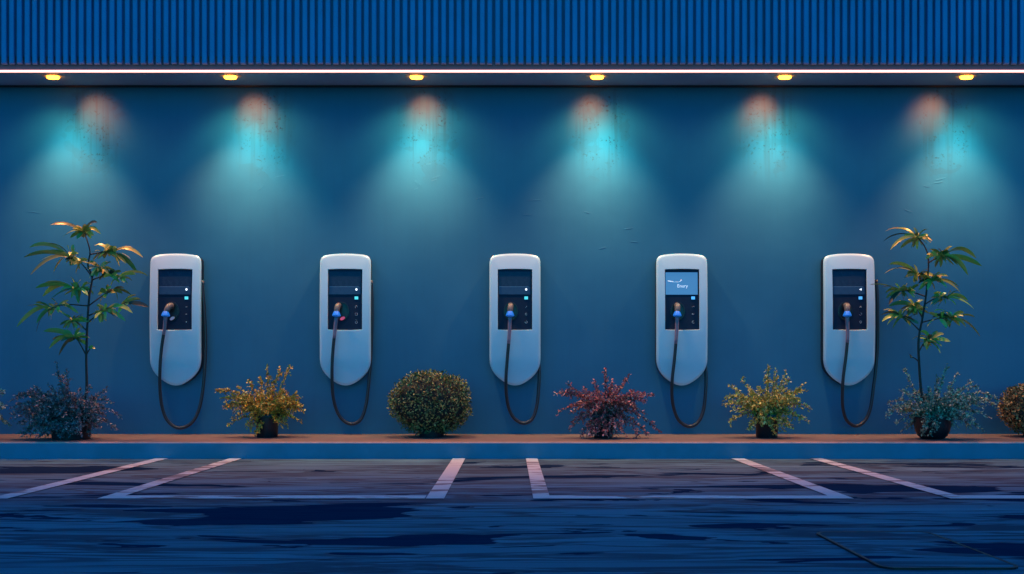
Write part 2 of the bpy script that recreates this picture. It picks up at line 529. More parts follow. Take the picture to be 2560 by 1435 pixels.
# LED strip along the lower edge of the fascia
led = empty('light_strip', (0, FY, SOFFIT_Z), 'long warm white light strip glowing along the canopy edge', 'light strip')
mb = MB(); mb.box(-HX, HX, -0.0135, -0.003, 0.0060, 0.0185, bev=0.0015)
mb.build('diffuser', M['led'], led)
mb = MB(); mb.box(-HX, HX, -0.0029, -0.0002, 0.001, 0.024)
mb.build('channel', M['channel'], led)


def lamp(name, kind, loc, energy, col, parent, aim=None, **kw):
    d = bpy.data.lights.new(name, kind)
    d.energy = energy; d.color = col
    for a, b in kw.items(): setattr(d, a, b)
    o = bpy.data.objects.new(name, d)
    link(o, parent)
    o.location = loc
    if aim is not None:
        o.rotation_euler = (Vector(aim) - Vector(loc)).to_track_quat('-Z', 'Y').to_euler()
    return o


STRIP_W = 0.3       # watts per metre
lamp('strip_light', 'AREA', (0, -0.010, 0.0028), STRIP_W * 2 * HX, (1.0, 0.40, 0.20), led, aim=(0, -0.012, -1),
     shape='RECTANGLE', size=2 * HX, size_y=0.006, spread=math.radians(120))

names = ['leftmost', 'second from the left', 'third from the left', 'third from the right', 'second from the right', 'rightmost']
for i, (lx, wx, wy, cx, cy, wg, cg) in enumerate(LAMPS):
    X = (lx - VX) * (8 + LAMP_Y) / F
    dl = empty('downlight', (X, LAMP_Y, SOFFIT_Z), f'small amber downlight in the canopy soffit, {names[i]} of six', 'downlight',
               'amber downlights under the canopy')
    mb = MB()
    mb.lathe([(0.084, -0.0005), (0.084, -0.002), (0.081, -0.003), (0.046, -0.0045)], n=28, sx=1.0, sy=0.62, close=False)  # flange widened to catch the lens glow as a halo
    mb.build('halo_bezel', M['halo_bezel'], dl, auto=40)
    mb = MB()
    mb.lathe([(0.0455, -0.001), (0.0455, -0.014), (0.041, -0.019), (0.03, -0.021), (0.001, -0.0215)], n=28, sx=1.0, sy=0.62)
    mb.build('lens', M['lens'], dl, auto=50)
    org = Vector((X, LAMP_Y, SOFFIT_Z))
    wp = P(wx, wy, 0) - org; cp = P(cx, cy + 10, 0) - org
    base = Vector((0, 0, -0.034)); base2 = Vector((0, 0, -0.10)); base3 = Vector((0, 0, -0.052))
    for sx_ in (-1, 1):      # wall wash split into two added spots, widening the pool
        lamp('cool_light', 'SPOT', base2 + Vector((cp.x * 0.35 + sx_ * 0.03, 0.0, 0)), 10 * cg, (0.42, 1.0, 0.60), dl,
             aim=Vector((cp.x + sx_ * 0.22, 0.27, -0.54 - 0.10)), spot_size=math.radians(102), spot_blend=1.0, shadow_soft_size=0.095)
    lamp('cool_fill', 'SPOT', base2 + Vector((cp.x * 0.35, 0.0, 0)), 50 * cg, (0.14, 1.0, 0.80), dl, aim=Vector((cp.x, 0.27, -1.30)),
         spot_size=math.radians(80), spot_blend=1.0, shadow_soft_size=0.09)
    lamp('warm_light', 'SPOT', base3 + Vector((wp.x * 0.4, 0.0, 0)), 19 * wg, (1.0, 0.19, 0.055), dl, aim=Vector((wp.x * 0.8, 0.27, -0.22)),
         spot_size=math.radians(62), spot_blend=1.0, shadow_soft_size=0.045)
    lamp('down_light', 'SPOT', base + Vector((0, -0.02, 0)), 128, (1.0, 0.29, 0.07), dl, aim=(0, -0.16, -1.2),
         spot_size=math.radians(92), spot_blend=0.8, shadow_soft_size=0.025)

# ------------------------------------------------------------------ chargers
SC = 0.002956        # metres per photo pixel on the charger front
HALF = [(0, 0), (14, .2), (28, 1.0), (40, 2.4), (50, 4.5), (56, 7), (60, 10.5), (62.5, 15), (63.7, 21), (64, 29), (64, 120), (64, 220), (64, 266),
        (63.3, 275), (61.2, 284), (57, 294), (50, 304), (41, 313), (31, 320.5), (21, 326.5), (12, 330.3), (5, 331.7), (0, 332)]
TOPZ = 332 * SC
# straight sides get extra points so that the gently bowed front bends smoothly
HALF = HALF[:10] + [(64, v) for v in range(40, 266, 12)] + HALF[12:]
ZC = TOPZ * 0.5


def bow(z):
    return 0.028 * ((z - ZC) / ZC) ** 2


def bend_front(me):
    for v in me.vertices:
        k = max(0.0, min(1.0, (-v.co.y - 0.078) / 0.026))
        v.co.y += bow(v.co.z) * k
    me.update()
    return me


def bend_panel(me):
    a, b = TOPZ - 192 * SC, TOPZ - 41 * SC
    for v in me.vertices:
        v.co.y += bow(a) + (bow(b) - bow(a)) * (v.co.z - a) / (b - a)
    me.update()
    return me



def outline(inset=0.0):
    right = [Vector((x * SC, TOPZ - z * SC)) for x, z in HALF]
    left = [Vector((-p.x, p.y)) for p in right[1:-1]][::-1]
    pts = right + left           # clockwise seen from the front
    if inset == 0: return pts
    out = []
    n = len(pts)
    for i in range(n):
        a, b, c = pts[i - 1], pts[i], pts[(i + 1) % n]
        d1 = (b - a).normalized(); d2 = (c - b).normalized()
        n1 = Vector((d1.y, -d1.x)); n2 = Vector((d2.y, -d2.x))
        nn = (n1 + n2).normalized()
        s = 1.0 / max(0.6, nn.dot(n1))
        out.append(b + nn * inset * s)
    return out


def ring3(inset, y):
    return [(p.x, y, p.y) for p in outline(inset)]


HOLE_X, HZ0, HZ1 = 43 * SC, TOPZ - 192 * SC, TOPZ - 41 * SC


def hole(grow, y):
    pts = []
    hx = HOLE_X + grow
    for i in range(9):
        u = -1 + 2 * i / 8
        pts.append((u * hx, y, HZ1 + grow + 0.004 * (1 - u * u)))
    for i in range(1, 12):
        pts.append((hx, y, HZ1 + grow + (HZ0 - HZ1 - 2 * grow) * i / 12))
    for i in range(9):
        u = 1 - 2 * i / 8
        pts.append((u * hx, y, HZ0 - grow - 0.003 * (1 - u * u)))
    for i in range(1, 12):
        pts.append((-hx, y, HZ0 - grow + (HZ1 - HZ0 + 2 * grow) * i / 12))
    return pts


def shell_mesh():
    mb = MB()
    prof = [(0.012, -0.0745), (0.002, -0.076), (0.0, -0.079), (0.0, -0.098), (0.0015, -0.1045), (0.0065, -0.1100), (0.0140, -0.1138), (0.023, -0.1155)]
    rings = [ring3(i, y) for i, y in prof]
    n = len(rings[0])
    vs = [v for r in rings for v in r]
    fs = []
    for j in range(len(rings) - 1):
        for i in range(n):
            a = j * n + i; b = j * n + (i + 1) % n
            fs.append((a, a + n, b + n, b))
    # front face with the panel opening
    bm = bmesh.new()
    ov = [bm.verts.new(v) for v in rings[-1]]
    hv = [bm.verts.new(v) for v in hole(0.002, -0.1155)]
    ed = [bm.edges.new((ov[i], ov[(i + 1) % len(ov)])) for i in range(len(ov))]
    ed += [bm.edges.new((hv[i], hv[(i + 1) % len(hv)])) for i in range(len(hv))]
    bmesh.ops.triangle_fill(bm, use_beauty=True, use_dissolve=False, edges=ed, normal=(0, -1, 0))
    mb.add(vs, fs)
    mb.from_bm(bm)
    bm.free()
    h0 = hole(0.002, -0.1155); h1 = hole(0.0, -0.1135); h2 = hole(0.0, -0.1010)
    m = len(h0)
    mb.add(h0 + h1 + h2, [(j * m + i, j * m + (i + 1) % m, (j + 1) * m + (i + 1) % m, (j + 1) * m + i) for j in range(2) for i in range(m)])
    me = mb.mesh('shell', M['shell'], smooth=True)
    bm = bmesh.new(); bm.from_mesh(me)
    bmesh.ops.remove_doubles(bm, verts=bm.verts, dist=1e-5)
    bmesh.ops.recalc_face_normals(bm, faces=bm.faces)
    bm.to_mesh(me); bm.free()
    bend_front(me)
    me.set_sharp_from_angle(angle=math.radians(38))
    return me


def housing_mesh():
    mb = MB()
    prof = [(0.006, 0.0), (0.003, -0.004), (0.003, -0.060), (0.006, -0.066), (0.006, -0.0744)]
    rings = [ring3(i, y) for i, y in prof]
    n = len(rings[0])
    vs = [v for r in rings for v in r]
    fs = [(j * n + i, (j + 1) * n + i, (j + 1) * n + (i + 1) % n, j * n + (i + 1) % n) for j in range(len(rings) - 1) for i in range(n)]
    fs.append(tuple(range(len(vs) - n, len(vs))))
    mb.add(vs, fs)
    return mb.mesh('housing', M['housing'], auto=40)


def panel_mesh():
    mb = MB()
    a = hole(0.001, -0.1028); b = hole(0.001, -0.0960)
    m = len(a)
    mb.add(a + b, [tuple(range(m))] + [(i, (i + 1) % m, m + (i + 1) % m, m + i) for i in range(m)])
    return bend_panel(mb.mesh('control_panel', M['panel']))


def lx(dx): return dx * SC
def lz(py): return TOPZ - (py - 632) * SC


SHELL, HOUSE, PANEL = shell_mesh(), housing_mesh(), panel_mesh()
mb = MB(); mb.box(lx(-40.5), lx(39), -0.1052, -0.1030, lz(736), lz(678), bev=0.0006); SCREEN = bend_panel(mb.mesh('screen', M['screen']))
mb = MB(); mb.box(lx(-40.5), lx(38), -0.1064, -0.1053, lz(735.5), lz(716.5), bev=0.0004); BANDM = bend_panel(mb.mesh('status_band', M['band_glass']))
mb = MB(); mb.box(lx(-40), lx(34), -0.1070, -0.1065, lz(716.9), lz(715.6)); HAIR = bend_panel(mb.mesh('hairline', M['hairline']))
mb = MB(); mb.box(lx(-41), lx(39.5), -0.1056, -0.1030, lz(736), lz(680), bev=0.0006); LIT = bend_panel(mb.mesh('screen', M['screen_lit']))


def disc(x, z, rx, rz, y0, y1, n=16):
    mb = MB()
    a = [(x + rx * math.cos(2 * math.pi * i / n), y1, z + rz * math.sin(2 * math.pi * i / n)) for i in range(n)]
    b = [(p[0], y0, p[2]) for p in a]
    mb.add(a + b, [tuple(range(n))] + [(i, n + i, n + (i + 1) % n, (i + 1) % n) for i in range(n)])
    return mb


def arc_glyph(mb, x, z, r, a0, a1, w=0.0022, sz=1.0):
    pts = [(x + r * math.cos(math.radians(a0 + (a1 - a0) * i / 12)), -0.1035, z + sz * r * math.sin(math.radians(a0 + (a1 - a0) * i / 12))) for i in range(13)]
    mb.tube(pts, w / 2, 6)


def seg_glyph(mb, pts, w=0.0022):
    mb.tube([(x, -0.1035, z) for x, z in pts], w / 2, 6)


def icon_mesh(kind, x, z):
    mb = MB(); r = 0.0085; w = 0.0032
    if kind == 'dash': seg_glyph(mb, [(x - r * .8, z), (x + r * .8, z)], .004)
    elif kind == 'dots': seg_glyph(mb, [(x - r * .6, z), (x - r * .15, z)], .006); seg_glyph(mb, [(x + r * .15, z), (x + r * .6, z)], .006)
    elif kind == 'dot': seg_glyph(mb, [(x, z - .004), (x, z + .004)], .007)
    elif kind == 'arch': arc_glyph(mb, x, z, r, -20, 235, w)
    elif kind == 'square': seg_glyph(mb, [(x - r, z - r), (x + r, z - r), (x + r, z + r), (x - r, z + r), (x - r, z - r)], w)
    elif kind == 'loop':
        arc_glyph(mb, x, z - .002, r * .9, 120, 430, w, 1.1); seg_glyph(mb, [(x - r, z + .017), (x + r * .8, z + .015)], w * .7)
    elif kind == 'slash': seg_glyph(mb, [(x - r * .6, z - r * .8), (x + r * .3, z + r * .3), (x + r * .7, z + r * .9)], w)
    elif kind == 'ring': arc_glyph(mb, x, z, r * .85, 40, 330, w)
    elif kind == 'cup': arc_glyph(mb, x, z, r, -200, 95, w)
    elif kind == 'hook': seg_glyph(mb, [(x - r, z - .001), (x - r * .4, z)], w); seg_glyph(mb, [(x + r * .1, z + r * .5), (x + r * .9, z + r * .5), (x + r * .8, z - r * .6)], w)
    elif kind == 'double': arc_glyph(mb, x - r * .5, z, r * .5, 90, 400, w); seg_glyph(mb, [(x + r * .3, z - r * .3), (x + r, z)], w)
    elif kind == 'cee': arc_glyph(mb, x, z, r, 60, 330, w)
    elif kind == 'bird': seg_glyph(mb, [(x - r, z - r * .5), (x, z + r * .4), (x + r, z + r * .6)], w); seg_glyph(mb, [(x, z - r * .5), (x + r, z - r * .3)], w)
    elif kind == 'swirl': arc_glyph(mb, x, z, r, 200, 280, w); arc_glyph(mb, x, z, r, -30, 90, w)
    elif kind == 'pin':
        arc_glyph(mb, x, z + .002, r * .8, -30, 210, w); seg_glyph(mb, [(x - r * .7, z - .001), (x, z - r * 1.2), (x + r * .7, z - .001)], w)
    return bend_panel(mb.mesh('icon', M['icon'], smooth=True))


GRP = 'wall mounted chargers'
CH = [
    dict(cx=436, label='white wall charger beside the left sapling, its black housing showing on the right',
         icons=('dash', 'dots', 'dot'), plug=(-9, -20), tilt=-6, tab='tab_grey', mark='dot', led='led_teal',
         cable=[(414, 792, -.165), (411, 822, -.160), (404, 870, -.155), (400, 920, -.150), (400, 975, -.135), (406, 1020, -.12), (420, 1053, -.11), (447, 1070, -.10),
                (478, 1058, -.09), (497, 1025, -.08), (507, 975, -.072), (512, 915, -.066), (514, 850, -.062), (511, 780, -.06), (507, 728, -.057), (506, 706, -.050)]),
    dict(cx=862, label='white wall charger between the orange shrub and the round clipped bush',
         icons=('arch', 'square', 'loop'), plug=(-16, -20), tilt=-4, tab='tab_pink', mark='dot', led='led_teal',
         cable=[(841, 794, -.165), (837, 830, -.160), (832, 880, -.155), (830, 930, -.150), (832, 985, -.135), (841, 1024, -.12), (857, 1050, -.11), (880, 1060, -.10),
                (902, 1048, -.09), (915, 1012, -.08), (922, 955, -.07), (927, 890, -.062), (930, 810, -.06), (930, 750, -.057), (928, 706, -.050)]),
    dict(cx=1287.5, label='white wall charger between the round clipped bush and the dark red shrub',
         icons=('slash', 'ring', 'cup'), plug=(-11, -12), tilt=0, tab=None, mark='dot', led='led_teal',
         cable=[(1275, 794, -.165), (1273, 840, -.160), (1268, 900, -.155), (1265, 945, -.150), (1266, 985, -.135), (1272, 1020, -.12), (1286, 1046, -.11), (1308, 1058, -.10),
                (1330, 1048, -.09), (1342, 1015, -.075), (1347, 965, -.062), (1348, 925, -.052), (1345, 900, -.045)]),
    dict(cx=1706, label='white wall charger with a lit blue screen above the plug',
         icons=('hook', 'double', 'cee'), plug=(-13, -14), tilt=4, tab=None, mark=None, led='led_blue',
         cable=[(1693, 792, -.165), (1691, 840, -.160), (1686, 900, -.155), (1681, 945, -.150), (1680, 990, -.135), (1686, 1026, -.12), (1699, 1053, -.11), (1722, 1066, -.10),
                (1744, 1057, -.09), (1758, 1028, -.075), (1764, 980, -.062), (1765, 935, -.052), (1762, 905, -.045)]),
    dict(cx=2125.5, label='white wall charger beside the right sapling, its black housing showing on the left',
         icons=('bird', 'swirl', 'pin'), plug=(-10, -8), tilt=5, tab=None, mark='play', led='led_blue',
         cable=[(2118, 792, -.165), (2119, 840, -.160), (2115, 890, -.155), (2108, 945, -.150), (2106, 990, -.135), (2108, 1024, -.12), (2118, 1052, -.11), (2140, 1065, -.10),
                (2162, 1052, -.09), (2176, 1020, -.08), (2184, 965, -.07), (2190, 915, -.063), (2194, 850, -.060), (2194, 760, -.058), (2191, 700, -.050)]),
]


def PB(z):
    a, b = TOPZ - 192 * SC, TOPZ - 41 * SC
    return bow(a) + (bow(b) - bow(a)) * (z - a) / (b - a)


def text_mesh(body, size):
    cu = bpy.data.curves.new('t', 'FONT'); cu.body = body; cu.size = size; cu.extrude = 0.0004
    cu.align_x = 'CENTER'; cu.align_y = 'CENTER'
    o = bpy.data.objects.new('t', cu); COL.objects.link(o)
    dg = bpy.context.evaluated_depsgraph_get()
    me = bpy.data.meshes.new_from_object(o.evaluated_get(dg))
    bpy.data.objects.remove(o)
    me.name = 'screen_text'; me.materials.clear(); me.materials.append(M['screen_ink'])
    return me


def ob(name, me, parent, loc=(0, 0, 0), rot=None):
    o = bpy.data.objects.new(name, me); o.location = loc
    if rot: o.rotation_euler = rot
    return link(o, parent)


for c in CH:
    X = (c['cx'] - VX) * SC
    Z0 = CAM_Z + (VY - 964) * SC
    root = empty('wall_charger', (X, 0, Z0), c['label'], 'charger', GRP)
    ob('housing', HOUSE, root)
    ob('shell', SHELL, root)
    pn = ob('control_panel', PANEL, root)
    if c['mark'] is None:
        s = ob('screen', LIT, root); s['label'] = 'lit blue screen with white lettering'
        ob('screen_text', text_mesh('Enury', 0.034), s, (lx(1.5), -0.1062 + PB(lz(714.5)), lz(714.5)), (math.radians(90 - 1.6), 0, 0))
        mb = MB()
        mb.tube([(lx(-36), -0.1062, lz(701.5)), (lx(-31), -0.1062, lz(702.2)), (lx(-26), -0.1062, lz(703.2)), (lx(-18), -0.1062, lz(704.5)),
                 (lx(-10), -0.1062, lz(704.4)), (lx(-4), -0.1062, lz(703)), (lx(-1), -0.1062, lz(699))],
                [0.0012, 0.0030, 0.0026, 0.0008, 0.0010, 0.0014, 0.0024], 8)
        bend_panel(mb.build('swoosh', M['screen_ink'], s, smooth=True).data)
    else:
        s = ob('screen', SCREEN, root)
        ob('status_band', BANDM, s); ob('hairline', HAIR, s)
        if c['mark'] == 'dot':
            bend_panel(disc(lx(28), lz(723), 0.0080, 0.0092, -0.1064, -0.1078).build('indicator_light', M['led_white'], root).data)
        else:
            mb = MB(); x, z = lx(28), lz(723)
            mb.add([(x - .010, -.1078, z), (x + .008, -.1078, z - .009), (x + .008, -.1078, z + .009), (x - .010, -.1064, z), (x + .008, -.1064, z - .009), (x + .008, -.1064, z + .009)],
                   [(0, 1, 2), (0, 3, 4, 1), (1, 4, 5, 2), (2, 5, 3, 0)])
            bend_panel(mb.build('indicator_light', M['led_white'], root).data)
    mb = MB(); mb.box(lx(23.5), lx(32.5), -0.1062, -0.1029, lz(748), lz(740.8), bev=0.0009)
    bend_panel(mb.build('indicator_light', M[c['led']], root).data)
    for ik, py in zip(c['icons'], (767, 785, 805)):
        ob('icon', icon_mesh(ik, lx(28), lz(py)), root)
    # socket: raised oval rim round a dark well
    sx, sz = lx(-10.5 if c['tab'] is None else -8), lz(778)
    mb = MB(); n = 28
    rr = [(18.5, 24, -.1029), (18.5, 24, -.1060), (17.2, 22.5, -.1078), (15.6, 20.8, -.1070), (15.0, 20.0, -.1034)]
    vs = [(sx + a * SC * math.cos(2 * math.pi * i / n), y, sz + b * SC * math.sin(2 * math.pi * i / n)) for a, b, y in rr for i in range(n)]
    fs = [(j * n + i, (j + 1) * n + i, (j + 1) * n + (i + 1) % n, j * n + (i + 1) % n) for j in range(4) for i in range(n)]
    fs.append(tuple(range(4 * n, 5 * n)))
    mb.add(vs, fs)
    sock = mb.build('socket', M['socket'], root, auto=35)
    bend_panel(sock.data)
    if c['tab']:
        tb = disc(0, 0, 0.019, 0.0105, 0.0, -0.010, 20)
        o = tb.build('release_tab', M[c['tab']], root)
        o.location = (lx(-8 + 2), -0.1072, lz(796)); o.rotation_euler = (0, math.radians(-32), 0)
    # connector: curved grip, flared collar, strain relief, then the cable
    loc0 = Vector((X, 0, Z0))
    cab = [P(*q) - loc0 for q in c['cable']]
    top = cab[0]
    px, tl = c['plug'][0], c['tilt']
    gx = lx(c['plug'][0])
    grip = [Vector((gx - tl * SC * .1, -0.1036, lz(767))), Vector((gx - tl * SC * .3, -0.120, lz(764))), Vector((gx, -0.137, lz(765))),
            Vector((top.x * .4 + gx * .6, -0.152, lz(770))), Vector((top.x * .75 + gx * .25, -0.160, lz(778))), Vector((top.x, -0.164, lz(785)))]
    mb = MB(); mb.tube(catmull(grip, 5), [x * SC for x in
                       [6.2] * 5 + [7.0] * 5 + [7.5] * 5 + [7.2] * 5 + [6.5] * 5 + [6.0]], 18)
    con = mb.build('connector', M['grip'], root, smooth=True)
    mb = MB()
    c0 = Vector((top.x + .001, -0.162, lz(779.5))); c1 = Vector((top.x, -0.166, lz(791.5)))
    cp = [c0.lerp(c1, t) for t in (0, .25, .6, .9, 1.0)]
    mb.tube(cp, [x * SC for x in (6.6, 8.0, 9.8, 10.8, 8.5)], 20)
    mb.build('collar', M['collar'], con, auto=50)
    mb = MB()
    path = catmull([top + Vector((0, 0, 0.003))] + cab[1:3], 6)
    mb.tube(path[:9], [x * SC for x in (4.9, 4.9, 4.8, 4.6, 4.5, 4.4, 4.3, 4.2, 4.1)], 12)
    mb.build('strain_relief', M['boot'], con, smooth=True)
    mb = MB()
    path = catmull(cab, 8)
    mb.tube(path[5:], 0.0118, 12)
    cb = mb.build('cable', M['cable'], root, smooth=True)
    if c['cx'] in (436, 862):
        e = cab[-1]; mb = MB()
        mb.tube([e + Vector((0, 0.006, 0.012)), e + Vector((0, 0, 0.006)), e + Vector((0, -0.002, -0.004)), e + Vector((0, -0.003, -0.014))],
                [0.010, 0.0135, 0.0135, 0.0125], 12)
        mb.build('cable_gland', M['grip'], root, smooth=True)

# ------------------------------------------------------------------ plants


def small_leaf(mb, p, d, n, L, Wd):
    """oval leaf folded along its midrib, 8 triangles' worth of outline"""
    d = d.normalized(); s = d.cross(n)
    if s.length < 1e-4: s = d.orthogonal()
    s.normalize(); n = s.cross(d)
    b = p; t = p + d * L - n * L * 0.12
    m = p + d * L * 0.5 - n * Wd * 0.18
    l1 = p + d * L * 0.32 + s * Wd * 0.46; l2 = p + d * L * 0.68 + s * Wd * 0.40
    r1 = p + d * L * 0.32 - s * Wd * 0.46; r2 = p + d * L * 0.68 - s * Wd * 0.40
    mb.add([b, l1, l2, t, r2, r1, m], [(0, 1, 6), (1, 2, 6), (2, 3, 6), (3, 4, 6), (4, 5, 6), (5, 0, 6)])


def rv(r):
    while True:
        v = Vector((r.uniform(-1, 1), r.uniform(-1, 1), r.uniform(-1, 1)))
        if 0.05 < v.length < 1: return v.normalized()


def pot_taper(root, r0, r1, h):
    mb = MB()
    prof = [(r0 * .97, 0), (r0, 0.004), (r0 + (r1 - r0) * .86, h * .86), (r1 * 1.0, h * .87), (r1 * 1.07, h * .885), (r1 * 1.07, h * .985), (r1 * 1.05, h),
            (r1 * .98, h), (r1 * .96, h * .93)]
    mb.lathe(prof, n=32)
    po = mb.build('pot', M['pot'], root, auto=35)
    mb = MB(); mb.lathe([(r1 * .955, h * .90), (r1 * .955, h * .935), (r1 * .6, h * .96), (0.002, h * .965)], n=24)
    mb.build('soil', M['soil'], po, smooth=True)


def pot_bowl(root, r, h):
    mb = MB()
    prof = [(r * .55, 0), (r * .62, 0.004), (r * .80, h * .16), (r * .93, h * .36), (r * .99, h * .6), (r, h * .8), (r * 1.03, h * .9), (r * 1.03, h), (r * .96, h), (r * .95, h * .9)]
    mb.lathe(prof, n=32)
    po = mb.build('pot', M['pot'], root, auto=40)
    mb = MB(); mb.lathe([(r * .945, h * .86), (r * .945, h * .905), (r * .6, h * .94), (0.002, h * .95)], n=24)
    mb.build('soil', M['soil'], po, smooth=True)


def shrub(label, leafm, y, base, tips, nfill, center, rad, pot, seed, group, leaf=0.027, dens=1.7, front=0):
    """potted shrub: arching stems from the pot mouth, each carrying small leaves"""
    r = random.Random(seed)
    bx = P(base[0], base[1], y)
    root = empty('potted_shrub', (bx.x, y, KT), label, 'shrub', group)
    org = Vector((bx.x, y, KT))
    b0 = Vector((0, 0, bx.z - KT))
    if pot[0] == 'taper': pot_taper(root, pot[1], pot[2], pot[3])
    else: pot_bowl(root, pot[1], pot[2])
    st = MB(); lf = MB()
    allt = []
    for (px, py) in tips:
        q = P(px, py, y + r.uniform(-0.10, 0.10)) - org
        allt.append((q, 1.0))
    cc = P(center[0], center[1], y) - org
    for _ in range(int(nfill * 1.6)):
        while True:
            u = rv(r); k = r.uniform(0.30, 1.0)
            q = cc + Vector((u.x * rad[0] * .003 * k, u.y * rad[0] * .0026 * k, u.z * rad[1] * .003 * k))
            if q.z > 0.02 and (q.z > b0.z - 0.03 or abs(q.x) > 0.10) and org.y + q.y < -0.06: break
        allt.append((q, 0.8))
    for _ in range(front):
        allt.append((Vector((r.uniform(-.15, .15), r.uniform(-.20, -.12), r.uniform(.02, .11))), 0.9))
    for q, wgt in allt:
        base_p = b0 + Vector((r.uniform(-.03, .03), r.uniform(-.03, .03), -0.02))
        ln = (q - base_p).length
        side = Vector((q.x, q.y, 0))
        mid = base_p.lerp(q, 0.5) + Vector((0, 0, 0.06 * ln + 0.36 * side.length)) + rv(r) * 0.03 * ln
        if q.z > base_p.z + 0.8 * side.length: mid = base_p.lerp(q, 0.5) + rv(r) * 0.04 * ln
        pts = []
        K = max(7, int(ln / 0.025))
        for i in range(K + 1):
            t = i / K
            p = base_p * (1 - t) ** 2 + mid * 2 * t * (1 - t) + q * t * t
            if p.z < 0.008: p.z = 0.008 + 0.01 * r.random()
            if org.y + p.y > -0.015: p.y = -0.015 - org.y
            pts.append(p)
        st.tube(pts, [0.0030 * (1 - 0.75 * i / K) for i in range(K + 1)], 5)
        twigs = [(pts, 0.12, 1.0)]
        for q_ in range(int(ln / 0.045)):
            t = r.uniform(0.30, 0.97); f = t * K; a = min(K - 1, int(f)); p = pts[a].lerp(pts[a + 1], f - a)
            d = (pts[a + 1] - pts[a]).normalized()
            tl = r.uniform(0.025, 0.065) * (1.15 - 0.6 * t)
            dd = (d * 0.8 + rv(r) * 0.9).normalized()
            tw = [p, p + dd * tl * .5 + Vector((0, 0, .004)), p + dd * tl - Vector((0, 0, .006))]
            tw = [Vector((v.x, min(v.y, -0.02 - org.y), max(v.z, 0.008))) for v in tw]
            st.tube(tw, [.0016, .0012, .0006], 4)
            twigs.append((tw, 0.0, 1.0))
        for tp, t0, wg_ in twigs:
            k_ = len(tp) - 1
            tl = sum((tp[i + 1] - tp[i]).length for i in range(k_))
            nl = max(3, int(tl / 0.0085 * dens * wgt))
            for i in range(nl):
                t = t0 + (1 - t0) * (i + r.random()) / nl
                f = t * k_; a = min(k_ - 1, int(f)); p = tp[a].lerp(tp[a + 1], f - a)
                d = (tp[a + 1] - tp[a]).normalized()
                out = (d * 0.6 + rv(r) * r.uniform(0.5, 1.0) + Vector((0, 0, 0.12))).normalized()
                up = (Vector((0, 0, 1)) + rv(r) * 0.8).normalized()
                L = leaf * r.uniform(0.55, 1.1) * (1.0 - 0.22 * t)
                pp = p + rv(r) * 0.006
                if pp.z < 0.012: pp.z = 0.012
                if org.y + pp.y > -0.02: pp.y = -0.02 - org.y
                small_leaf(lf, pp, out, up, L, L * r.uniform(.52, .70))
    st.build('stems', M['stem'], root, smooth=True)
    lf.build('foliage', M[leafm], root)
    return root


G = 'potted shrubs on the kerb'
shrub('orange leaved shrub in a tapered black pot, left of the round clipped bush', 'l_orange', -0.40, (668, 1046),
      [(666, 915), (725, 913), (700, 920), (539, 978), (554, 997), (561, 1023), (573, 1064), (754, 995), (762, 1029), (754, 1058), (720, 1069), (624, 951), (651, 942),
       (684, 952), (709, 973), (739, 984), (600, 968), (585, 1045), (740, 1045), (690, 1066)], 78, (662, 1012), (95, 42), ('taper', .073, .085, .165), 11, G, front=5)
shrub('dark red leaved shrub trailing over its black pot, right of the middle charger', 'l_red', -0.50, (1508, 1034),
      [(1512, 921), (1515, 930), (1575, 935), (1567, 950), (1487, 950), (1417, 961), (1387, 985), (1390, 1037), (1423, 1075), (1432, 1052), (1635, 991), (1616, 1003), (1650, 1081),
       (1614, 1034), (1538, 1091), (1545, 1088), (1450, 1092), (1470, 1090), (1600, 1092), (1622, 1092), (1584, 977), (1405, 990), (1560, 1085), (1590, 1070), (1460, 970), (1530, 950)],
      62, (1515, 1010), (98, 50), ('taper', .066, .082, .17), 12, G, front=16)
shrub('golden leaved shrub in a black pot between the lit-screen charger and the last charger', 'l_gold', -0.45, (1917, 1040),
      [(1922, 914), (1921, 922), (1966, 928), (1971, 944), (2011, 958), (2018, 978), (2027, 1021), (2022, 1058), (1983, 1069), (1867, 1074), (1825, 1055), (1806, 1015), (1813, 995),
       (1822, 963), (1855, 948), (1938, 924), (1905, 1066), (1951, 1080), (1995, 1040), (1840, 985), (2000, 1000), (1945, 940), (1850, 1040)],
      72, (1918, 1006), (98, 52), ('taper', .074, .082, .165), 13, G, front=9)
shrub('sprawling grey mauve shrub in a black pot at the foot of the left sapling', 'l_grey', -0.62, (178, 1042),
      [(138, 903), (145, 930), (165, 921), (160, 940), (120, 959), (83, 964), (25, 1004), (36, 991), (54, 1093), (70, 1095), (95, 1096), (268, 968), (283, 1008), (303, 1044),
       (294, 1075), (223, 962), (156, 1096), (120, 1094), (245, 985), (60, 1040), (45, 1060), (185, 1092), (228, 1088), (240, 1060), (100, 1000), (90, 1060), (110, 1075), (130, 1090)],
      150, (152, 1034), (118, 68), ('taper', .125, .140, .16), 14, G, leaf=0.026, front=40)
shrub('pale green shrub in a round black bowl pot at the foot of the right sapling', 'l_pale', -0.60, (2331, 1044),
      [(2261, 921), (2368, 912), (2393, 933), (2249, 977), (2220, 1006), (2215, 1042), (2222, 1025), (2251, 1082), (2496, 998), (2491, 1017), (2475, 1046), (2458, 1077), (2427, 952),
       (2443, 967), (2347, 941), (2321, 968), (2300, 960), (2270, 1070), (2450, 1000), (2400, 980), (2430, 1070), (2240, 1060), (2310, 1085), (2350, 1090), (2470, 1010)],
      74, (2345, 1018), (108, 52), ('bowl', .122, .155), 15, G, leaf=0.025, front=9)
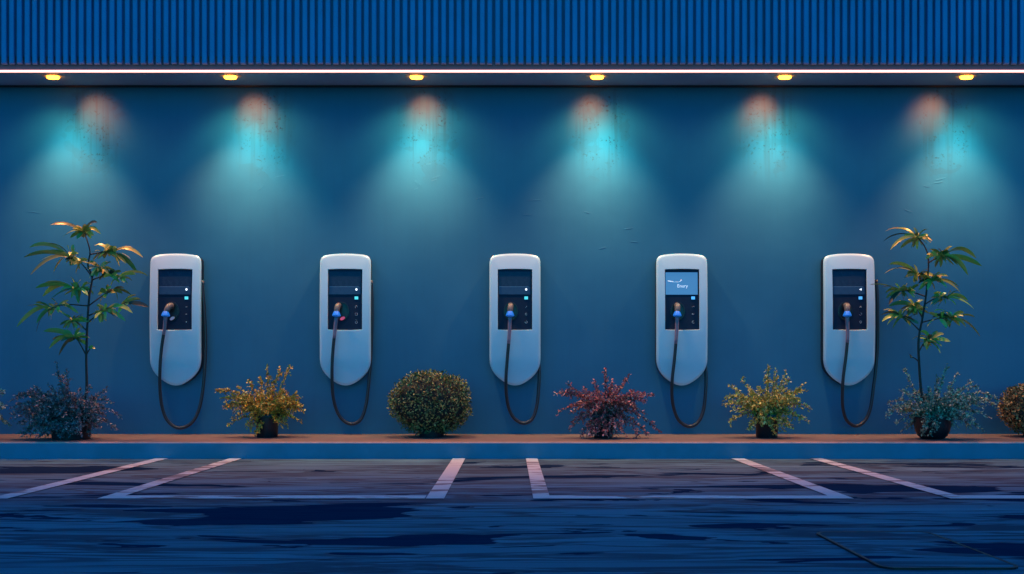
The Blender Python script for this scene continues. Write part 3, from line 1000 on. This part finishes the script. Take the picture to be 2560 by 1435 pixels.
shrub('pale sprigged shrub mostly cut off by the left edge of the picture', 'l_pale', -0.60, (-90, 1044),
      [(13, 977), (10, 985), (13, 1017), (8, 1010), (27, 1064), (15, 1060), (-40, 950), (-150, 960), (-190, 1000), (-180, 1050), (-90, 930), (0, 1050), (-20, 1000)],
      50, (-90, 1010), (85, 50), ('taper', .10, .115, .16), 16, G, leaf=0.024)


def clipped(label, leafm, y, cx, cy, rx, rz, seed, nleaf, group):
    r = random.Random(seed)
    c = P(cx, cy, y); s = (8 + y) / F
    root = empty('clipped_bush', (c.x, y, KT), label, 'bush', group)
    cz = c.z - KT; RX, RZ = rx * s, rz * s
    RY = min(RX * 0.85, abs(y) - 0.035)

    def shape(u):
        # flattened dome, squarer at the shoulders, narrowing to the foot
        k = 1.0 / (abs(u.x) ** 2.5 + abs(u.y) ** 2.5 + abs(u.z) ** 2.3) ** (1 / 2.4)
        v = u * k
        tp = 1.0 - 0.13 * max(0, -v.z) ** 1.5
        lump = 1 + 0.03 * math.sin(13 * v.x + 5 * v.z) * math.sin(11 * v.y + 3) + 0.035 * math.sin(5 * v.x + seed) * math.cos(4 * v.z + seed) + 0.025 * math.sin(9 * v.y + 7 * v.x)
        return Vector((v.x * RX * tp * lump, v.y * RY * tp * lump, v.z * RZ * lump))
    mb = MB(); mb.lathe([(0.085, 0.0), (0.088, 0.003), (0.100, 0.085), (0.106, 0.09), (0.106, 0.105), (0.09, 0.105)], n=28)
    mb.build('pot', M['pot'], root, auto=35)
    mb = MB()
    for i in range(9):
        a = 2 * math.pi * i / 9
        tip = shape(Vector((math.cos(a) * .7, math.sin(a) * .7, r.uniform(-.1, .8))).normalized()) * .75 + Vector((0, 0, cz))
        mb.tube([(0.02 * math.cos(a), 0.02 * math.sin(a), 0.07), tip * .5 + Vector((0, 0, .03)), tip], [.007, .005, .002], 6)
    mb.build('stems', M['stem'], root, smooth=True)
    lf = MB()
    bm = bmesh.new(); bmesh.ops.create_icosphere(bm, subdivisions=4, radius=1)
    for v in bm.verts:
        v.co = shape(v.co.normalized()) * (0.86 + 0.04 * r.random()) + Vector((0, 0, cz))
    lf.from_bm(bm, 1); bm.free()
    for i in range(nleaf):
        u = rv(r)
        k = r.uniform(0.84, 1.0) if r.random() < 0.85 else r.uniform(0.98, 1.05)
        p = shape(u) * k + Vector((0, 0, cz))
        if p.z < 0.03: continue
        d = (u * 0.55 + rv(r) * 0.9 + Vector((0, 0, 0.3))).normalized()
        L = r.uniform(0.015, 0.026)
        small_leaf(lf, p, d, (u + rv(r) * .7).normalized(), L, L * .6)
    lf.build('foliage', [M[leafm], M['l_core']], root)


clipped('round clipped green bush in a low black pot between the second and middle chargers', 'l_box', -0.36, 1078, 1008, 99, 77, 3, 5200, 'clipped bushes on the kerb')
clipped('round clipped brown bush cut off by the right edge of the picture', 'l_box2', -0.36, 2592, 1024, 84, 64, 4, 4000, 'clipped bushes on the kerb')


def long_leaf(mb, p, tip, r, Wd, arch):
    """strap leaf arching from p to tip, folded along the midrib"""
    K = 8
    ax = tip - p; L = ax.length
    mid = p.lerp(tip, 0.5) + Vector((0, 0, arch * L)) + rv(r) * 0.05 * L
    pts = [p * (1 - t) ** 2 + mid * 2 * t * (1 - t) + tip * t * t for t in [i / K for i in range(K + 1)]]
    wv = [0.10, 0.45, 0.75, 0.95, 1.0, 0.98, 0.88, 0.66, 0.10]
    roll = r.uniform(-1.15, 1.15)
    vs = []; fs = []
    for i, q in enumerate(pts):
        t = (pts[min(i + 1, K)] - pts[max(i - 1, 0)]).normalized()
        s = t.cross(Vector((0, 0, 1)))
        if s.length < 1e-3: s = Vector((0, 1, 0))
        s.normalize(); n = s.cross(t)
        s2 = s * math.cos(roll) + n * math.sin(roll); n2 = n * math.cos(roll) - s * math.sin(roll)
        h = Wd * .5 * wv[i]
        vs += [q + s2 * h + n2 * h * .25, q, q - s2 * h + n2 * h * .25]
    for i in range(K):
        a = i * 3
        fs += [(a, a + 1, a + 4, a + 3), (a + 1, a + 2, a + 5, a + 4)]
    mb.add(vs, fs)


def sapling(label, y, trunk, clusters, seed):
    r = random.Random(seed)
    b = P(trunk[0][0], trunk[0][1], y)
    root = empty('sapling', (b.x, y, 0.235), label, 'sapling', 'saplings in pots')
    org = Vector((b.x, y, 0.235))
    tp = [Vector((0, 0, 0))] + [P(a, c, y) - org for a, c in trunk]
    tp[0] = Vector((tp[1].x * .9, 0, 0.0))
    for i, q in enumerate(tp[1:-1]): q.y = 0.012 * math.sin(i * 1.7)
    path = catmull(tp, 5)
    mb = MB(); K = len(path)
    mb.tube(path, [0.0105 * (1 - 0.62 * i / K) for i in range(K)], 9)
    br = mb; lf = MB()
    for (cx, cy), (jx, jy), tips, extra in clusters:
        extra = int(extra * 5)
        dy = r.uniform(-0.10, 0.08)
        c = P(cx, cy, y + dy) - org
        j = min(path, key=lambda q: (q - (P(jx, jy, y) - org)).length)
        m = j.lerp(c, .55) + Vector((0, 0, 0.02)) + rv(r) * .012
        bp = catmull([j, m, c], 5)
        br.tube(bp, [0.0052 - 0.0030 * i / (len(bp) - 1) for i in range(len(bp))], 7)
        for (tx, ty) in tips:
            ln = (P(tx, ty, y + dy) - org - c).length
            t = P(tx, ty, y + max(-0.28, min(0.28, dy + r.uniform(-.5, .5) * ln))) - org
            s = c.lerp(bp[-3], r.random() * .8)
            long_leaf(lf, s, t, r, r.uniform(0.024, 0.034) * min(1.15, 0.6 + ln * 3.2), r.uniform(0.18, 0.42))
        for _ in range(extra):
            s = bp[r.randrange(len(bp) // 2, len(bp))]
            a = r.uniform(0, 2 * math.pi); ln = r.uniform(0.04, 0.105)
            t = s + Vector((math.cos(a) * ln, math.sin(a) * ln * .8, r.uniform(-.07, .05)))
            t.y = min(t.y, -0.05 - y)
            long_leaf(lf, s, t, r, r.uniform(0.020, 0.032), r.uniform(0.10, 0.40))
    mb.build('trunk', M['bark'], root, smooth=True)
    lf.build('foliage', M['l_sap'], root, smooth=True)


sapling('slender sapling with long yellow green leaves, left of the first charger', -0.60,
        [(215, 1000), (215, 959), (216, 888), (221, 790), (223, 736), (229, 692), (221, 665), (226, 629), (214, 590)],
        [((207, 580), (214, 592), [(127, 562), (243, 556), (252, 585), (156, 593), (192, 597), (227, 598), (215, 560)], 4),
         ((174, 643), (229, 692), [(74, 618), (60, 643), (105, 634), (94, 656), (76, 687), (134, 680), (196, 634), (183, 611), (167, 614), (118, 610)], 4),
         ((285, 634), (226, 640), [(357, 643), (330, 618), (343, 683), (299, 667), (232, 652), (236, 614), (279, 618), (326, 647), (262, 612)], 6),
         ((256, 672), (224, 690), [(232, 662), (279, 656), (250, 694), (286, 678), (240, 682), (268, 690)], 5),
         ((303, 696), (229, 700), [(370, 690), (281, 705), (339, 686), (330, 702), (272, 688)], 3),
         ((187, 723), (223, 740), [(89, 720), (107, 741), (127, 748), (178, 710), (203, 700), (176, 692), (196, 759), (110, 708), (150, 728)], 5),
         ((285, 723), (222, 760), [(328, 738), (268, 732), (294, 751), (262, 745), (310, 720)], 3),
         ((268, 776), (219, 812), [(283, 766), (254, 764), (288, 797), (263, 800), (314, 803), (332, 783), (241, 764), (300, 762)], 4),
         ((318, 758), (222, 790), [(372, 768), (352, 748), (340, 738), (334, 780)], 1),
         ((120, 776), (221, 770), [(42, 817), (67, 765), (89, 757), (91, 808), (91, 831), (140, 768), (60, 795), (128, 800)], 3),
         ((178, 803), (220, 830), [(158, 788), (212, 806), (192, 822), (129, 770), (150, 812), (190, 788), (205, 795)], 4),
         ((183, 843), (216, 888), [(109, 828), (123, 871), (147, 889), (214, 836), (160, 826), (130, 850), (200, 820)], 3),
         ((226, 872), (216, 884), [(238, 872), (232, 864), (222, 866)], 0)], 21)
sapling('slender leaning sapling with long yellow green leaves, right of the last charger', -0.60,
        [(2307, 1005), (2304, 975), (2297, 904), (2295, 849), (2307, 795), (2316, 741), (2316, 716), (2320, 665), (2320, 632), (2306, 606)],
        [((2293, 594), (2308, 612), [(2213, 578), (2209, 603), (2226, 624), (2251, 621), (2320, 573), (2284, 569), (2322, 599), (2293, 624), (2240, 572)], 5),
         ((2360, 640), (2320, 660), [(2454, 665), (2420, 688), (2381, 615), (2364, 626), (2322, 624), (2335, 661), (2401, 626), (2408, 672), (2440, 645), (2345, 622)], 6),
         ((2293, 686), (2318, 716), [(2211, 684), (2222, 661), (2259, 697), (2284, 661), (2230, 672), (2262, 664)], 4),
         ((2330, 700), (2316, 722), [(2351, 680), (2347, 709), (2401, 732), (2397, 718), (2300, 690), (2370, 690)], 5),
         ((2247, 728), (2316, 741), [(2174, 712), (2238, 709), (2213, 734), (2289, 728), (2222, 762), (2205, 720), (2262, 742)], 4),
         ((2368, 745), (2314, 762), [(2435, 773), (2343, 772), (2335, 732), (2330, 758), (2400, 738), (2420, 752)], 4),
         ((2284, 766), (2307, 795), [(2222, 766), (2251, 776), (2310, 750), (2293, 788), (2270, 748), (2300, 776), (2240, 756)], 6),
         ((2251, 791), (2300, 830), [(2201, 789), (2205, 804), (2209, 776), (2232, 821), (2268, 774), (2218, 812), (2240, 810)], 3),
         ((2385, 795), (2304, 805), [(2330, 795), (2437, 793), (2450, 841), (2364, 822), (2335, 778), (2410, 782), (2400, 815), (2372, 780)], 5),
         ((2330, 849), (2296, 880), [(2376, 854), (2351, 883), (2301, 829), (2309, 858), (2280, 849), (2360, 835), (2345, 828)], 4),
         ((2276, 894), (2297, 900), [(2272, 886), (2282, 892)], 0)], 22)

# ------------------------------------------------------------------ sky
w = bpy.data.worlds.new('World'); S.world = w; w.use_nodes = True
nt = w.node_tree
bg = nt.nodes['Background']
sky = nt.nodes.new('ShaderNodeTexSky'); sky.sky_type = 'NISHITA'; sky.sun_disc = False
sky.sun_elevation = math.radians(8.0); sky.sun_rotation = math.radians(180)
sky.altitude = 0; sky.air_density = 1.0; sky.ozone_density = 3.0; sky.dust_density = 0.3
tint = nt.nodes.new('ShaderNodeMix'); tint.data_type = 'RGBA'; tint.blend_type = 'MULTIPLY'
tint.inputs[0].default_value = 1.0
tint.inputs[7].default_value = (0.010, 0.93, 1.85, 1)
nt.links.new(sky.outputs[0], tint.inputs[6]); nt.links.new(tint.outputs[2], bg.inputs['Color'])
bg.inputs['Strength'].default_value = 0.15

# ------------------------------------------------------------------ camera
cam = bpy.data.cameras.new('camera'); co = bpy.data.objects.new('camera', cam); COL.objects.link(co)
cam.sensor_width = 36.0; cam.lens = 36.0 * F / 2560.0
cam.shift_x = (1280 - VX) / 2560.0
cam.shift_y = (VY - 717.5) / 2560.0
cam.clip_start = 0.05; cam.clip_end = 500
co.location = (0, CAM_Y, CAM_Z); co.rotation_euler = (math.radians(90), 0, 0)
S.camera = co
S.view_settings.view_transform = 'Standard'; S.view_settings.look = 'None'
S.view_settings.exposure = 0.0; S.view_settings.gamma = 1.0
S.cycles.use_denoising = True
S.cycles.max_bounces = 6
S.cycles.sample_clamp_indirect = 4.0
